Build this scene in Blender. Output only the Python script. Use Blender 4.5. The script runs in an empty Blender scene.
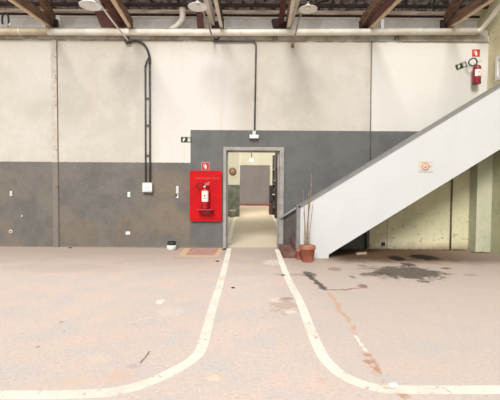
import bpy, bmesh, math, random
from mathutils import Vector, Matrix
random.seed(7)
S = bpy.context.scene
C = S.collection

# ------------------------------------------------------------------ camera
FPX = 365.0
PITCH = math.radians(2.0); ROLL = 0.0065
CAM = Vector((0, 0, 1.45))
PPX, PPY = 246.0, 193.7
_f = Vector((0, math.cos(PITCH), -math.sin(PITCH)))
_r0 = Vector((1, 0, 0)); _u0 = Vector((0, math.sin(PITCH), math.cos(PITCH)))
_r = _r0*math.cos(ROLL) + _u0*math.sin(ROLL)
_u = -_r0*math.sin(ROLL) + _u0*math.cos(ROLL)
cam_d = bpy.data.cameras.new('camera'); cam = bpy.data.objects.new('camera', cam_d); C.objects.link(cam)
m3 = Matrix((_r, _u, -_f)).transposed()
cam.matrix_world = Matrix.Translation(CAM) @ m3.to_4x4()
cam_d.sensor_fit = 'HORIZONTAL'; cam_d.sensor_width = 36; cam_d.lens = 36*FPX/500
cam_d.shift_x = (250-PPX)/500; cam_d.shift_y = (PPY-200)/500
cam_d.clip_start = 0.05; cam_d.clip_end = 200
S.camera = cam

def ray(px, py):
    return _f + _r*((px-PPX)/FPX) - _u*((py-PPY)/FPX)
def P(px, py, Y):                       # point of the plane y = Y
    d = ray(px, py); return CAM + d*(Y/d.y)
def F(px, py, z=0.0):                   # point of the floor
    d = ray(px, py); return CAM + d*((z-CAM.z)/d.z)

WY = F(246, 248.2).y                    # front face of the long wall
SX = P(485.5, 150, WY).x                # side wall on the right
YP = F(313, 258.3).y                    # stair side panel

# ------------------------------------------------------------------ node helpers
class G:
    def __init__(s, name):
        s.m = bpy.data.materials.new(name); s.m.use_nodes = True
        s.t = s.m.node_tree; s.n = s.t.nodes; s.l = s.t.links
        s.b = s.n['Principled BSDF']; s._pos = None
    def _in(s, sock, v):
        if isinstance(v, bpy.types.NodeSocket): s.l.new(v, sock)
        elif isinstance(v, (tuple, list)) and len(v) == 3 and len(sock.default_value) == 4: sock.default_value = (*v, 1)
        else: sock.default_value = v
    def math(s, op, a, b=0.0, c=None, clamp=False):
        n = s.n.new('ShaderNodeMath'); n.operation = op; n.use_clamp = clamp
        s._in(n.inputs[0], a); s._in(n.inputs[1], b)
        if c is not None: s._in(n.inputs[2], c)
        return n.outputs[0]
    def pos(s, obj=False):
        if s._pos is None:
            if obj: g = s.n.new('ShaderNodeTexCoord'); v = g.outputs['Object']
            else: g = s.n.new('ShaderNodeNewGeometry'); v = g.outputs['Position']
            x = s.n.new('ShaderNodeSeparateXYZ'); s.l.new(v, x.inputs[0])
            s._pos = (v, x.outputs[0], x.outputs[1], x.outputs[2])
        return s._pos
    def noise(s, scale=5, detail=4, rough=.55, vec=None, stretch=None):
        n = s.n.new('ShaderNodeTexNoise'); n.inputs['Scale'].default_value = scale
        n.inputs['Detail'].default_value = detail; n.inputs['Roughness'].default_value = rough
        v = vec or s.pos()[0]
        if stretch:
            mp = s.n.new('ShaderNodeMapping'); mp.inputs['Scale'].default_value = stretch
            s.l.new(v, mp.inputs[0]); v = mp.outputs[0]
        s.l.new(v, n.inputs['Vector']); return n.outputs[0]
    def step(s, v, lo, hi):             # smooth 0..1 between lo and hi
        n = s.n.new('ShaderNodeMapRange'); n.interpolation_type = 'SMOOTHSTEP'
        s._in(n.inputs[0], v); n.inputs[1].default_value = lo; n.inputs[2].default_value = hi
        return n.outputs[0]
    def mix(s, fac, a, b):
        n = s.n.new('ShaderNodeMix'); n.data_type = 'RGBA'
        s._in(n.inputs[0], fac); s._in(n.inputs[6], a); s._in(n.inputs[7], b)
        return n.outputs[2]
    def mul(s, *a):
        r = a[0]
        for b in a[1:]: r = s.math('MULTIPLY', r, b)
        return r
    def out(s, col, rough=.8, metal=0.0, bump=None, bstr=.3, bdist=.01, spec=None):
        s._in(s.b.inputs['Base Color'], col); s._in(s.b.inputs['Roughness'], rough)
        s.b.inputs['Metallic'].default_value = metal
        if spec is not None: s.b.inputs['Specular IOR Level'].default_value = spec
        if bump is not None:
            n = s.n.new('ShaderNodeBump'); n.inputs['Strength'].default_value = bstr; n.inputs['Distance'].default_value = bdist
            s.l.new(bump, n.inputs['Height']); s.l.new(n.outputs[0], s.b.inputs['Normal'])
        return s.m

def srgb(r, g, b):
    def f(c):
        c /= 255; return c/12.92 if c <= .04045 else ((c+.055)/1.055)**2.4
    return (f(r), f(g), f(b))

def simple(name, col, col2=None, scale=6, rough=.7, metal=0, lo=.4, hi=.65, bstr=.15, stretch=None, spec=None):
    g = G(name); g.pos(True)
    nz = g.noise(scale, 5, .6, stretch=stretch)
    c = g.mix(g.step(nz, lo, hi), col, col2 or tuple(x*.82 for x in col))
    fine = g.noise(scale*9, 3)
    return g.out(c, rough, metal, fine, bstr, .004, spec)

M = {}
M['white_metal'] = simple('white painted metal', (.88,.88,.87), (.78,.77,.74), 9, .45)
M['cream_inside'] = simple('cream enamel', (.80,.78,.70), (.72,.69,.60), 9, .4)
M['black'] = simple('black plastic', (.018,.018,.018), (.035,.033,.03), 8, .5)
M['conduit'] = simple('dark conduit', (.06,.056,.053), (.11,.10,.095), 5, .5)
M['grey_plastic'] = simple('light grey plastic', (.62,.62,.61), (.55,.55,.54), 8, .5)
M['white_plastic'] = simple('white plastic', (.82,.81,.79), (.72,.71,.69), 8, .45)
M['board_red'] = simple('bright red enamel', (.56,.004,.007), (.46,.004,.009), 3, .55, spec=.2)
M['ext_red'] = simple('extinguisher red', (.40,.005,.008), (.33,.004,.007), 5, .3)
M['ext_dark'] = simple('dark red paint', (.30,.01,.022), (.24,.008,.018), 5, .35)
M['sign_red'] = simple('sign red', (.50,.02,.03), (.42,.015,.025), 5, .5)
M['sign_red2'] = simple('sign orange red', (.60,.04,.02), (.52,.03,.02), 5, .5)
M['sign_white'] = simple('sign white', (.84,.82,.78), (.75,.72,.68), 9, .6)
M['sign_green'] = simple('sign dark green', (.015,.04,.012), (.01,.025,.01), 9, .5)
M['sign_pale'] = simple('sign pale green', (.42,.44,.33), (.35,.37,.28), 9, .6)
M['notice'] = simple('notice pale paper', (.64,.58,.53), (.62,.59,.56), 20, .7)
M['orange_print'] = simple('orange print', (.60,.30,.17), (.63,.40,.28), 20, .7)
M['letter'] = simple('orange lettering', (.62,.07,.035), (.58,.02,.02), 20, .6)
M['grey_print'] = simple('grey print', (.46,.49,.52), (.52,.54,.56), 20, .7)
M['brass'] = simple('brass valve', (.45,.36,.24), (.35,.27,.18), 10, .35, .8)
M['terracotta'] = simple('terracotta', (.34,.105,.06), (.42,.16,.10), 8, .85, bstr=.3)
M['soil'] = simple('dry soil', (.42,.33,.25), (.25,.17,.12), 25, .95, bstr=.6)
M['earth'] = simple('dark earth', (.17,.11,.065), (.10,.06,.035), 12, .95, bstr=.6)
M['stem'] = simple('dry stem', (.22,.15,.10), (.34,.25,.18), 18, .9, bstr=.4)
M['frame'] = simple('grey door frame', (.36,.345,.32), (.28,.265,.25), 6, .5)
M['cap'] = simple('grey stair trim', (.25,.25,.24), (.22,.215,.21), 6, .5)
M['rail'] = simple('pale steel rail', (.50,.51,.54), (.42,.42,.45), 6, .4, .4)
M['panel_white'] = simple('white stair plaster', (.625,.638,.64), (.605,.618,.618), 1.6, .75, bstr=.08)
M['step'] = simple('reddish worn step', (.13,.055,.04), (.22,.12,.09), 6, .85, bstr=.3)
M['step2'] = simple('dark step', (.16,.14,.14), (.11,.10,.10), 5, .85)
M['wood_light'] = simple('tan timber', (.52,.38,.24), (.30,.20,.11), 3, .8, stretch=(9,.7,9), bstr=.3)
M['wood'] = simple('brown timber', (.22,.13,.08), (.10,.05,.03), 3, .85, stretch=(9,.7,9), bstr=.3)
M['wood_red'] = simple('red brown timber', (.13,.05,.04), (.08,.028,.022), 3, .85, stretch=(9,.7,9), bstr=.3)
M['wood_dark'] = simple('dark timber', (.055,.032,.025), (.028,.016,.013), 4, .9, bstr=.4)
M['lit_edge'] = simple('pale tan batten', (.74,.58,.40), (.52,.38,.24), 3, .8, stretch=(9,.7,9))  # pale tone for the bounce-lit lower edges of the truss chords
M['arm_brown'] = simple('brownish grey tube', (.26,.21,.16), (.36,.31,.25), 8, .5)
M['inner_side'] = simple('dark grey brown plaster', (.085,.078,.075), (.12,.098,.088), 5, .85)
M['purlin'] = simple('dusty purlin', (.85,.70,.58), (.42,.30,.23), 3, .9, stretch=(.7,9,9), bstr=.4)
M['deck'] = simple('dark roof sheet', (.34,.31,.30), (.05,.035,.03), 7, .9, bstr=.5)
M['pipe_white'] = simple('white pipe', (.86,.82,.73), (.74,.68,.57), 3, .5)
M['pipe_tan'] = simple('aged tan pipe', (.66,.56,.40), (.52,.42,.28), 4, .6)
M['dark_brown'] = simple('dark gap', (.10,.085,.065), (.20,.17,.13), 6, .95)
M['ring_beam'] = simple('grey white concrete beam', (.42,.40,.34), (.28,.25,.19), 3.5, .9)
M['upper'] = simple('dusty white block', (.93,.91,.86), (.78,.73,.65), 2.5, .9)
M['strip'] = simple('cover strip cream', (.72,.66,.57), (.62,.54,.45), 4, .7)
M['wall_strip'] = simple('worn wall strip', (.57,.53,.46), (.47,.41,.33), 7, .8)
M['strip_grey'] = simple('cover strip grey', (.19,.175,.16), (.22,.185,.155), 6, .7)
M['cream_wall'] = simple('cream plaster', (.64,.61,.46), (.60,.56,.43), 1.5, .9)
M['lav_grey'] = simple('lavender grey paint', (.21,.185,.18), (.18,.16,.155), .8, .85)
M['dark_green'] = simple('dark green paint', (.11,.125,.085), (.20,.20,.15), 5, .85)
M['red_band'] = simple('red band', (.22,.05,.045), (.28,.09,.08), 5, .85)
M['clock_rim'] = simple('brown clock rim', (.26,.145,.065), (.18,.10,.045), 6, .5)
M['clock_face'] = simple('pinkish clock face', (.50,.30,.25), (.58,.38,.32), 9, .6)
M['pail'] = simple('grey pail', (.22,.23,.21), (.30,.31,.29), 6, .5)
M['rack'] = simple('dark slotted steel', (.05,.04,.035), (.09,.07,.055), 12, .6)
M['bag'] = simple('black bag', (.018,.018,.018), (.05,.045,.045), 7, .55, bstr=.5)
M['crate'] = simple('maroon crate', (.12,.04,.035), (.08,.025,.022), 6, .7)
M['line'] = None
M['wood_stick'] = simple('pale stick', (.50,.36,.26), (.40,.28,.2), 10, .9)
M['glass'] = simple('frosted white cover', (.85,.85,.84), (.8,.8,.79), 9, .3)
M['wireglass'] = simple('pale window pane', (.80,.78,.68), (.74,.71,.60), 6, .4)

# -------- worn white road-paint
g = G('worn white floor paint')
n1 = g.noise(16, 6, .7); n2 = g.noise(2.5, 3)
base = g.mix(g.step(n2, .4, .7), (.82,.79,.70), (.74,.68,.57))
g.out(g.mix(g.step(g.math('ADD', g.mul(n1, .8), g.mul(n2, .2)), .545, .63), base, (.56,.42,.33)), .75)
M['line'] = g.m

# -------- long wall: white above, grey dado, dirty cream-green under the stair
def wall_material():
    g = G('two tone painted wall'); p, X, Y, Z = g.pos()
    xj = P(190.5, 145, WY).x; zl = P(120, 162.3, WY).z; zr = P(300, 130.6, WY).z
    xc = P(371, 150, WY).x
    big = g.noise(.8, 4); mid = g.noise(3, 5, .6); fine = g.noise(22, 3, .6)
    streak = g.noise(2.2, 4, .6, stretch=(2.6, 1, .25))
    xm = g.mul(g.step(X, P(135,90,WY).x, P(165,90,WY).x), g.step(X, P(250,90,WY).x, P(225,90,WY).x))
    white = g.mix(g.step(big, .38, .64), (.575,.54,.48), (.51,.475,.41))
    white = g.mix(g.mul(g.step(mid, .42, .66), .5), white, (.63,.60,.545))
    white = g.mix(g.mul(g.step(fine, .52, .68), .3), white, (.47,.43,.36))
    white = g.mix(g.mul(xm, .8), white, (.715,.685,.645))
    white = g.mix(g.mul(g.step(streak, .55, .75), .35), white, (.60,.51,.40))
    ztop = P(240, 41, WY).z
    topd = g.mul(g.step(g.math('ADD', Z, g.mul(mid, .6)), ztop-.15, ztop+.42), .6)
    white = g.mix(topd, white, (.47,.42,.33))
    xr = g.step(X, xc-.01, xc+.01)
    white = g.mix(g.mul(xr, .7), white, (.78,.77,.725))
    gl = g.mix(g.step(mid, .38, .66), (.168,.156,.137), (.130,.122,.110))
    gl = g.mix(g.mul(g.step(big, .5, .66), .55), gl, (.24,.18,.12))
    gl = g.mix(g.mul(g.step(g.noise(1.6,5,.65), .52, .68), .5), gl, (.10,.098,.095))
    gl = g.mix(g.mul(g.step(g.noise(40,4,.7), .52, .66), .35), gl, (.10,.095,.09))
    gl = g.mix(g.mul(g.step(g.noise(27,5,.75), .60, .66), .35), gl, (.30,.25,.19))
    gl = g.mix(g.mul(g.step(fine, .54, .72), .22), gl, (.27,.24,.21))
    gr = g.mix(g.step(mid, .36, .66), (.142,.142,.136), (.118,.119,.118))
    gr = g.mix(g.mul(g.step(g.noise(40,4,.7), .52, .66), .3), gr, (.12,.12,.118))
    gr = g.mix(g.mul(g.step(fine, .55, .72), .2), gr, (.22,.215,.21))
    green = g.mix(g.step(mid, .38, .64), (.66,.62,.41), (.58,.57,.38))
    green = g.mix(g.mul(g.step(big, .45, .62), .7), green, (.74,.68,.48))
    spots = g.step(g.noise(11, 6, .75), .56, .63)
    green = g.mix(g.mul(spots, g.step(Z, 1.5, .1), .75), green, (.30,.25,.13))
    low = g.step(g.math('ADD', Z, g.mul(mid, .35)), .36, .16)
    green = g.mix(g.mul(low, .7), green, (.33,.26,.16))
    isr = g.step(X, xj-.004, xj+.004)
    jit = g.mul(g.math('SUBTRACT', fine, .5), .02)
    Zj = g.math('ADD', Z, jit)
    dl = g.step(Zj, zl+.006, zl-.006); dr = g.step(Zj, zr+.006, zr-.006)
    left = g.mix(dl, white, gl); right = g.mix(dr, white, gr)
    col = g.mix(isr, left, right)
    isg = g.mul(xr, g.step(Z, 1.78, 1.74))
    col = g.mix(isg, col, green)
    # rust and dirt at the foot of the dado
    foot = g.mul(g.step(g.math('ADD', Z, g.mul(mid, .12)), .12, .05), .6)
    col = g.mix(foot, col, (.25,.19,.14))
    # scribed joint along the top of the white field
    jt = g.mul(g.step(g.math('ABSOLUTE', g.math('SUBTRACT', g.math('ADD', Z, jit), ztop)), .032, .008), g.step(mid, .3, .5))
    col = g.mix(g.mul(jt, .8), col, (.22,.16,.10))
    return g.out(col, .8, 0, fine, .12, .006)
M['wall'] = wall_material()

g = G('stained side wall'); p, X, Y, Z = g.pos()
mid = g.noise(2.5, 5, .6); fine = g.noise(12, 5, .7)
up = g.mix(g.step(mid, .38, .64), (.74,.70,.46), (.62,.57,.37))
lo = g.mix(g.step(mid, .38, .64), (.56,.56,.37), (.45,.47,.31))
col = g.mix(g.step(Z, 2.3, 2.25), up, lo)
col = g.mix(g.mul(g.step(fine, .57, .66), .4), col, (.28,.23,.14))
M['side'] = g.out(col, .85, 0, fine, .15, .01)
g = G('cream green pillar'); p, X, Y, Z = g.pos()
mid = g.noise(4, 5, .6); fine = g.noise(14, 5, .7)
col = g.mix(g.step(mid, .38, .64), (.53,.53,.385), (.46,.47,.34))
col = g.mix(g.mul(g.step(fine, .57, .65), g.step(Z, 1.0, .1), .7), col, (.36,.30,.2))
M['pillar'] = g.out(col, .85, 0, fine, .15, .01)

# -------- concrete floor
def floor_material():
    g = G('worn painted concrete floor'); p, X, Y, Z = g.pos()
    big = g.noise(.55, 4); mid = g.noise(2.4, 6, .62); fine = g.noise(17, 5, .65); vfine = g.noise(70, 3, .6)
    blot = g.noise(1.1, 5, .65)
    c = g.mix(g.step(big, .36, .66), (.60,.51,.435), (.645,.53,.45))
    c = g.mix(g.mul(g.step(mid, .42, .62), .6), c, (.53,.50,.47))
    c = g.mix(g.mul(g.step(blot, .50, .66), .4), c, (.68,.505,.41))
    sp1 = g.noise(34, 4, .7); sp2 = g.noise(120, 2, .6)
    c = g.mix(g.mul(g.step(sp1, .50, .66), .40), c, (.45,.365,.30))
    c = g.mix(g.mul(g.step(sp1, .48, .34), .40), c, (.74,.65,.56))
    c = g.mix(g.mul(g.step(sp2, .58, .70), .35), c, (.42,.33,.27))
    c = g.mix(g.mul(g.step(fine, .54, .68), .45), c, (.70,.585,.49))
    c = g.mix(g.mul(g.step(vfine, .60, .72), .3), c, (.36,.27,.22))
    c = g.mix(g.mul(g.step(g.noise(6.5, 6, .72), .645, .70), .55), c, (.74,.60,.48))
    c = g.mix(g.mul(g.step(g.noise(9.3, 5, .72), .66, .70), .6), c, (.30,.21,.16))
    # greyer, dirtier towards the right of the hall
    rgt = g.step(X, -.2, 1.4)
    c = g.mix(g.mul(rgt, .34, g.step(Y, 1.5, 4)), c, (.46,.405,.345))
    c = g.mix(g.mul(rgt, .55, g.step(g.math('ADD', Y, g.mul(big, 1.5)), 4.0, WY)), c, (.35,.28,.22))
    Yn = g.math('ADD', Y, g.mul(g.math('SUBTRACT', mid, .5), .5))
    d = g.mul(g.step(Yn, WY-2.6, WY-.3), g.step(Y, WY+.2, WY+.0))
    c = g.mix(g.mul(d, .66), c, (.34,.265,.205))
    # earth plus painted stair shade along the foot of the wall below the stair
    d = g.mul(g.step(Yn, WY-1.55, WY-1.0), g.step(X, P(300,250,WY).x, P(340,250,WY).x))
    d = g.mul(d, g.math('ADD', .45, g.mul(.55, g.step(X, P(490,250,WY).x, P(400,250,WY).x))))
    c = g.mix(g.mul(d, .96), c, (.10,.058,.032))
    wob = g.math('SUBTRACT', g.noise(3.2, 6, .7), .5)
    wob2 = g.math('SUBTRACT', g.noise(9, 5, .7), .5)
    W = g.math('ADD', g.math('ADD', g.mul(wob, 2.4), g.mul(wob2, 1.8)), g.mul(g.math('SUBTRACT', g.noise(30, 4, .75), .5), 1.5))
    def blob(px, py, rx, ry, col, amt=.85, rot=0.0, soft=.25, w=1.0):
        nonlocal c
        o = F(px, py); a = rx*o.y/FPX; b = (F(px, py-ry).y-F(px, py+ry).y)/2
        dx = g.math('SUBTRACT', X, o.x); dy = g.math('SUBTRACT', Y, o.y)
        cs, sn = math.cos(rot), math.sin(rot)
        u = g.math('ADD', g.mul(dx, cs/a), g.mul(dy, sn/a)); v = g.math('ADD', g.mul(dx, -sn/b), g.mul(dy, cs/b))
        r = g.math('SQRT', g.math('ADD', g.mul(u, u), g.mul(v, v)))
        r = g.math('ADD', r, g.mul(W, w))
        c = g.mix(g.mul(g.step(r, 1+soft, 1-soft), amt, g.math('ADD', .86, g.mul(.14, g.step(fine, .35, .55)))), c, col)
    def crack(pts, wpx, col, amt=.9, w=.05, gate=.0):
        nonlocal c
        for (a, b) in zip(pts, pts[1:]):
            A, B = F(*a), F(*b); L = (B-A).length; ux, uy = (B.x-A.x)/L, (B.y-A.y)/L
            wd = wpx*((A.y+B.y)/2)/FPX
            dx = g.math('SUBTRACT', X, A.x); dy = g.math('SUBTRACT', Y, A.y)
            t = g.math('ADD', g.mul(dx, ux), g.mul(dy, uy)); n = g.math('ADD', g.mul(dx, -uy), g.mul(dy, ux))
            n = g.math('ABSOLUTE', g.math('ADD', n, g.mul(W, w)))
            k = g.mul(g.step(n, wd, wd*.4), g.step(t, -.03, .02), g.step(t, L+.03, L-.02))
            if gate: k = g.mul(k, g.step(g.noise(7, 4, .7), gate, gate+.06))
            c = g.mix(g.mul(k, amt), c, col)
    bk = g.step(Y, WY+.1, WY+.3)
    c = g.mix(g.mul(bk, .75), c, (.58,.50,.34))
    dk = (.085,.066,.052)
    blob(406, 272.5, 33, 6.5, dk, .9, .06)
    blob(372, 274, 17, 2.0, dk, .75)
    blob(425, 257.2, 12, 3.0, (.016,.010,.008), 1.0, 0, .2, .8)
    blob(423, 257.0, 9, 2.0, (.012,.008,.006), 1.0, 0, .2, .4)
    blob(396, 258.2, 7.5, 2.6, (.018,.011,.009), 1.0, 0, .2, .7)
    blob(408, 264.3, 8, 1.8, (.07,.045,.035), .9)
    blob(446, 268.4, 6, .8, (.12,.08,.06), .85)
    blob(470, 275, 8, .8, (.25,.19,.15), .6)
    blob(309, 274, 6, 2.4, (.085,.066,.052), .9)
    crack([(308,275),(317,282),(325,290)], 4.2, (.085,.066,.052), .9, .07)
    crack([(325,290),(345,289.5),(362,287.5)], 1.9, (.20,.12,.08), .9, .06, .36)
    blob(363, 286.5, 4, 1.8, (.24,.12,.085), .85)
    blob(335, 269, 6, 1.6, (.26,.18,.12), .7)
    blob(353, 277, 3, 1.2, (.2,.14,.10), .7)
    blob(362, 265.5, 4, .9, (.2,.14,.10), .7)
    crack([(327,292),(345,315),(352,327),(364,352),(378,375),(402,392)], 3.4, (.56,.33,.22), .8, .07, .43)
    crack([(356,335),(366,354)], 3.0, (.84,.76,.66), .9, .06, .47)
    crack([(365,353),(380,376),(408,398)], 7.5, (.46,.25,.155), .8, .06, .47)
    blob(317, 382.5, 9, 6, (.66,.52,.42), .7, 0, .3, .35)
    blob(170, 311, 12, 4.5, (.70,.60,.50), .45)
    blob(160, 302, 4, 2.4, (.82,.75,.66), .8)
    blob(98, 319, 9, 2, (.68,.54,.44), .4)
    blob(120, 375, 14, 5.5, (.66,.44,.30), .5, 0, .5, 1.6)
    blob(97, 358, 9, 4, (.68,.56,.44), .45, 0, .4, 1.5)
    blob(72, 381, 26, 6, (.66,.49,.35), .5, 0, .5, 1.6)
    blob(212, 377, 10, 5, (.66,.49,.36), .5)
    blob(283, 306, 13, 5, (.42,.29,.22), .55, 0, .3, 3.2)
    blob(291, 312, 5, 2, (.76,.67,.56), .7, 0, .3, 1.6)
    blob(276, 300, 6, 2, (.76,.67,.56), .6, 0, .3, 1.6)
    blob(287, 299, 7, 1.2, (.30,.21,.17), .6, .3, .3, 1.6)
    blob(288, 274.5, 14, 1.3, (.30,.24,.19), .6, 0, .3, 1.4)
    blob(320, 380, 5, 3, (.52,.37,.28), .5, 0, .3, 1.8)
    blob(212, 378, 5, 3, (.78,.64,.50), .6, 0, .3, 1.8)
    blob(133, 366, 6, 2, (.46,.34,.27), .5, 0, .3, 1.8)
    blob(64, 331, 2, .8, (.25,.18,.15), .7); blob(38, 347, 2, .9, (.25,.18,.15), .7); blob(61, 322, 2, .7, (.25,.18,.15), .7)
    crack([(15,300),(60,302),(120,298)], .8, (.38,.29,.24), .6, .05, .5)
    crack([(236,262),(290,263)], 1.0, (.36,.28,.22), .6, .05, .45)
    crack([(130,322),(150,318),(170,322)], .9, (.74,.62,.5), .7, .05, .45)
    blob(273, 262.5, 9, 2.6, (.70,.60,.50), .6)
    blob(246, 272, 18, 4, (.48,.42,.37), .5)
    blob(60, 268, 60, 4, (.50,.40,.34), .5)
    tint = g.n.new('ShaderNodeMix'); tint.data_type = 'RGBA'; tint.blend_type = 'MULTIPLY'; tint.inputs[0].default_value = 1
    g._in(tint.inputs[6], c); tint.inputs[7].default_value = (1.09, 1.085, 1.13, 1); c = tint.outputs[2]
    return g.out(c, g.mix(mid, (.62,.62,.62), (.85,.85,.85)), 0, fine, .2, .006, .12)
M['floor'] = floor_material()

# red and ochre floor square
def mark_material():
    g = G('faded red floor paint'); nz = g.noise(6, 5, .65); f2 = g.noise(28, 4, .7)
    c = g.mix(g.step(nz, .4, .65), (.46,.235,.19), (.50,.30,.24))
    return g.out(g.mix(g.mul(g.step(f2, .52, .64), .7), c, (.56,.42,.35)), .8)
M['mark_red'] = mark_material()
g = G('faded ochre floor paint'); nz = g.noise(14, 5, .7)
M['mark_ochre'] = g.out(g.mix(g.step(nz, .45, .62), (.68,.47,.26), (.60,.44,.33)), .8)

# ------------------------------------------------------------------ mesh helpers
def BM(): return bmesh.new()
def box(bm, a, b, bev=0):
    a, b = Vector(a), Vector(b)
    r = bmesh.ops.create_cube(bm, size=1)
    vs = r['verts']
    for v in vs: v.co = Vector(((a.x+b.x)/2+v.co.x*abs(b.x-a.x), (a.y+b.y)/2+v.co.y*abs(b.y-a.y), (a.z+b.z)/2+v.co.z*abs(b.z-a.z)))
    if bev:
        es = list({e for v in vs for e in v.link_edges})
        bmesh.ops.bevel(bm, geom=es, offset=bev, segments=2, affect='EDGES', profile=.5)
    return bm
def bar(bm, a, b, w, h, up=(0,0,1), bev=0):       # rectangular bar from a to b
    a, b = Vector(a), Vector(b); d = (b-a); L = d.length; d.normalize()
    s = d.cross(Vector(up)).normalized(); u = s.cross(d).normalized()
    r = bmesh.ops.create_cube(bm, size=1); vs = r['verts']; mid = (a+b)/2
    for v in vs: v.co = mid + d*(v.co.x*L) + s*(v.co.y*w) + u*(v.co.z*h)
    if bev:
        es = list({e for v in vs for e in v.link_edges})
        bmesh.ops.bevel(bm, geom=es, offset=bev, segments=2, affect='EDGES')
    return bm
def smooth_path(pts, n=6):
    pts = [Vector(p) for p in pts]; out = []
    for i in range(len(pts)-1):
        p0 = pts[max(i-1, 0)]; p1 = pts[i]; p2 = pts[i+1]; p3 = pts[min(i+2, len(pts)-1)]
        for k in range(n):
            t = k/n
            out.append(.5*((2*p1)+(p2-p0)*t+(2*p0-5*p1+4*p2-p3)*t*t+(3*p1-p0-3*p2+p3)*t**3))
    out.append(pts[-1]); return out
def tube(bm, pts, r, seg=10, r2=None):
    pts = [Vector(p) for p in pts]; rings = []; n = len(pts)
    t0 = (pts[1]-pts[0]).normalized(); u = t0.orthogonal().normalized()
    for i, p in enumerate(pts):
        t = (pts[min(i+1, n-1)]-pts[max(i-1, 0)]).normalized()
        u = (u - t*u.dot(t)).normalized(); v = t.cross(u)
        rr = r if r2 is None else r+(r2-r)*i/(n-1)
        rings.append([bm.verts.new(p+(u*math.cos(a)+v*math.sin(a))*rr) for a in (2*math.pi*k/seg for k in range(seg))])
    for A, B in zip(rings, rings[1:]):
        for k in range(seg):
            f = bm.faces.new((A[k], A[(k+1) % seg], B[(k+1) % seg], B[k])); f.smooth = True
    bm.faces.new(rings[0][::-1]); bm.faces.new(rings[-1]); return bm
def lathe(bm, prof, c, axis=(0,0,1), seg=28):      # prof: list of (radius, height)
    ax = Vector(axis).normalized(); u = ax.orthogonal().normalized(); v = ax.cross(u); c = Vector(c); rings = []
    for (r, h) in prof:
        if r < 1e-5: rings.append([bm.verts.new(c+ax*h)])
        else: rings.append([bm.verts.new(c+ax*h+(u*math.cos(a)+v*math.sin(a))*r) for a in (2*math.pi*k/seg for k in range(seg))])
    for A, B in zip(rings, rings[1:]):
        for k in range(seg):
            q = (k+1) % seg
            if len(A) == 1 and len(B) == 1: continue
            if len(A) == 1: f = bm.faces.new((A[0], B[q], B[k]))
            elif len(B) == 1: f = bm.faces.new((A[k], A[q], B[0]))
            else: f = bm.faces.new((A[k], A[q], B[q], B[k]))
            f.smooth = True
    return bm
def prism(bm, pts, y0, y1):                        # polygon in x-z, extruded along y
    A = [bm.verts.new((x, y0, z)) for x, z in pts]; B = [bm.verts.new((x, y1, z)) for x, z in pts]
    bm.faces.new(A); bm.faces.new(B[::-1])
    for k in range(len(pts)):
        q = (k+1) % len(pts); bm.faces.new((A[q], A[k], B[k], B[q]))
    return bm
def base_of(bm):
    xs = [v.co.x for v in bm.verts]; ys = [v.co.y for v in bm.verts]; zs = [v.co.z for v in bm.verts]
    return Vector(((min(xs)+max(xs))/2, (min(ys)+max(ys))/2, min(zs)))
def wloc(o):
    v = Vector(o.location)
    return v + wloc(o.parent) if o.parent else v
def obj(name, bm, mat, parent=None):
    bmesh.ops.recalc_face_normals(bm, faces=bm.faces[:])
    me = bpy.data.meshes.new(name); o = bpy.data.objects.new(name, me); C.objects.link(o)
    loc = base_of(bm)
    if parent:
        o.parent = parent; o.location = loc - wloc(parent)
    else: o.location = loc
    bmesh.ops.translate(bm, verts=bm.verts[:], vec=-loc)
    bm.to_mesh(me); bm.free()
    me.materials.append(M[mat] if isinstance(mat, str) else mat)
    return o
def tag(o, label, cat, group=None):
    o['label'] = label; o['category'] = cat
    if group: o['group'] = group
    return o
def thing(name, label, cat, loc, group=None):
    o = bpy.data.objects.new(name, None); C.objects.link(o); o.location = loc
    o.empty_display_size = .1
    return tag(o, label, cat, group)
def struct(name, bm, mat, parent=None):
    o = obj(name, bm, mat, parent); o['kind'] = 'structure'; return o
def dup(root, loc):
    r = root.copy(); C.objects.link(r); r.location = loc
    for ch in list(root.children):
        c = ch.copy(); C.objects.link(c); c.parent = r
        for q in ch.children:
            d = q.copy(); C.objects.link(d); d.parent = c
    return r

# ------------------------------------------------------------------ setting
LX = -9.0; HALL_Y0 = -14.0; BACK_Y = 21.5
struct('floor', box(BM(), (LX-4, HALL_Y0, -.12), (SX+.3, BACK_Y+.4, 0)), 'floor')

dx0 = P(226.2, 200, WY).x; dx1 = P(279.3, 200, WY).x; dz = P(252, 150.5, WY).z
ZT = P(246, 34.3, WY).z
WT = .18
bm = BM()
box(bm, (LX, WY, 0), (dx0, WY+WT, ZT)); box(bm, (dx1, WY, 0), (SX+.2, WY+WT, ZT)); box(bm, (dx0, WY, dz), (dx1, WY+WT, ZT))
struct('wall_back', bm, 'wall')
# concrete beam over the wall with the dark ledge
zb0 = P(246, 41, WY).z; zb1 = P(246, 28.8, WY).z
struct('trim_1', box(BM(), (LX, WY-.015, zb0+.012), (SX-.02, WY+WT, zb1), .006), 'ring_beam')
struct('wall_upper', box(BM(), (LX, WY+.40, zb1-.15), (SX+.2, WY+.52, P(246, 16, WY+.40).z)), 'upper')
struct('trim_2', box(BM(), (LX, WY+WT, zb1-.14), (SX, WY+.40, zb1-.06)), 'dark_brown')
# side wall
struct('wall_right', box(BM(), (SX, 3.0, 0), (SX+.2, WY+.5, 5.6)), 'side')
# corner pillar
px0 = P(475.8, 240, WY-.26).x
struct('trim_3', box(BM(), (px0, WY-.26, 0), (SX-.001, WY-.001, 2.62), .01), 'pillar')

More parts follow.
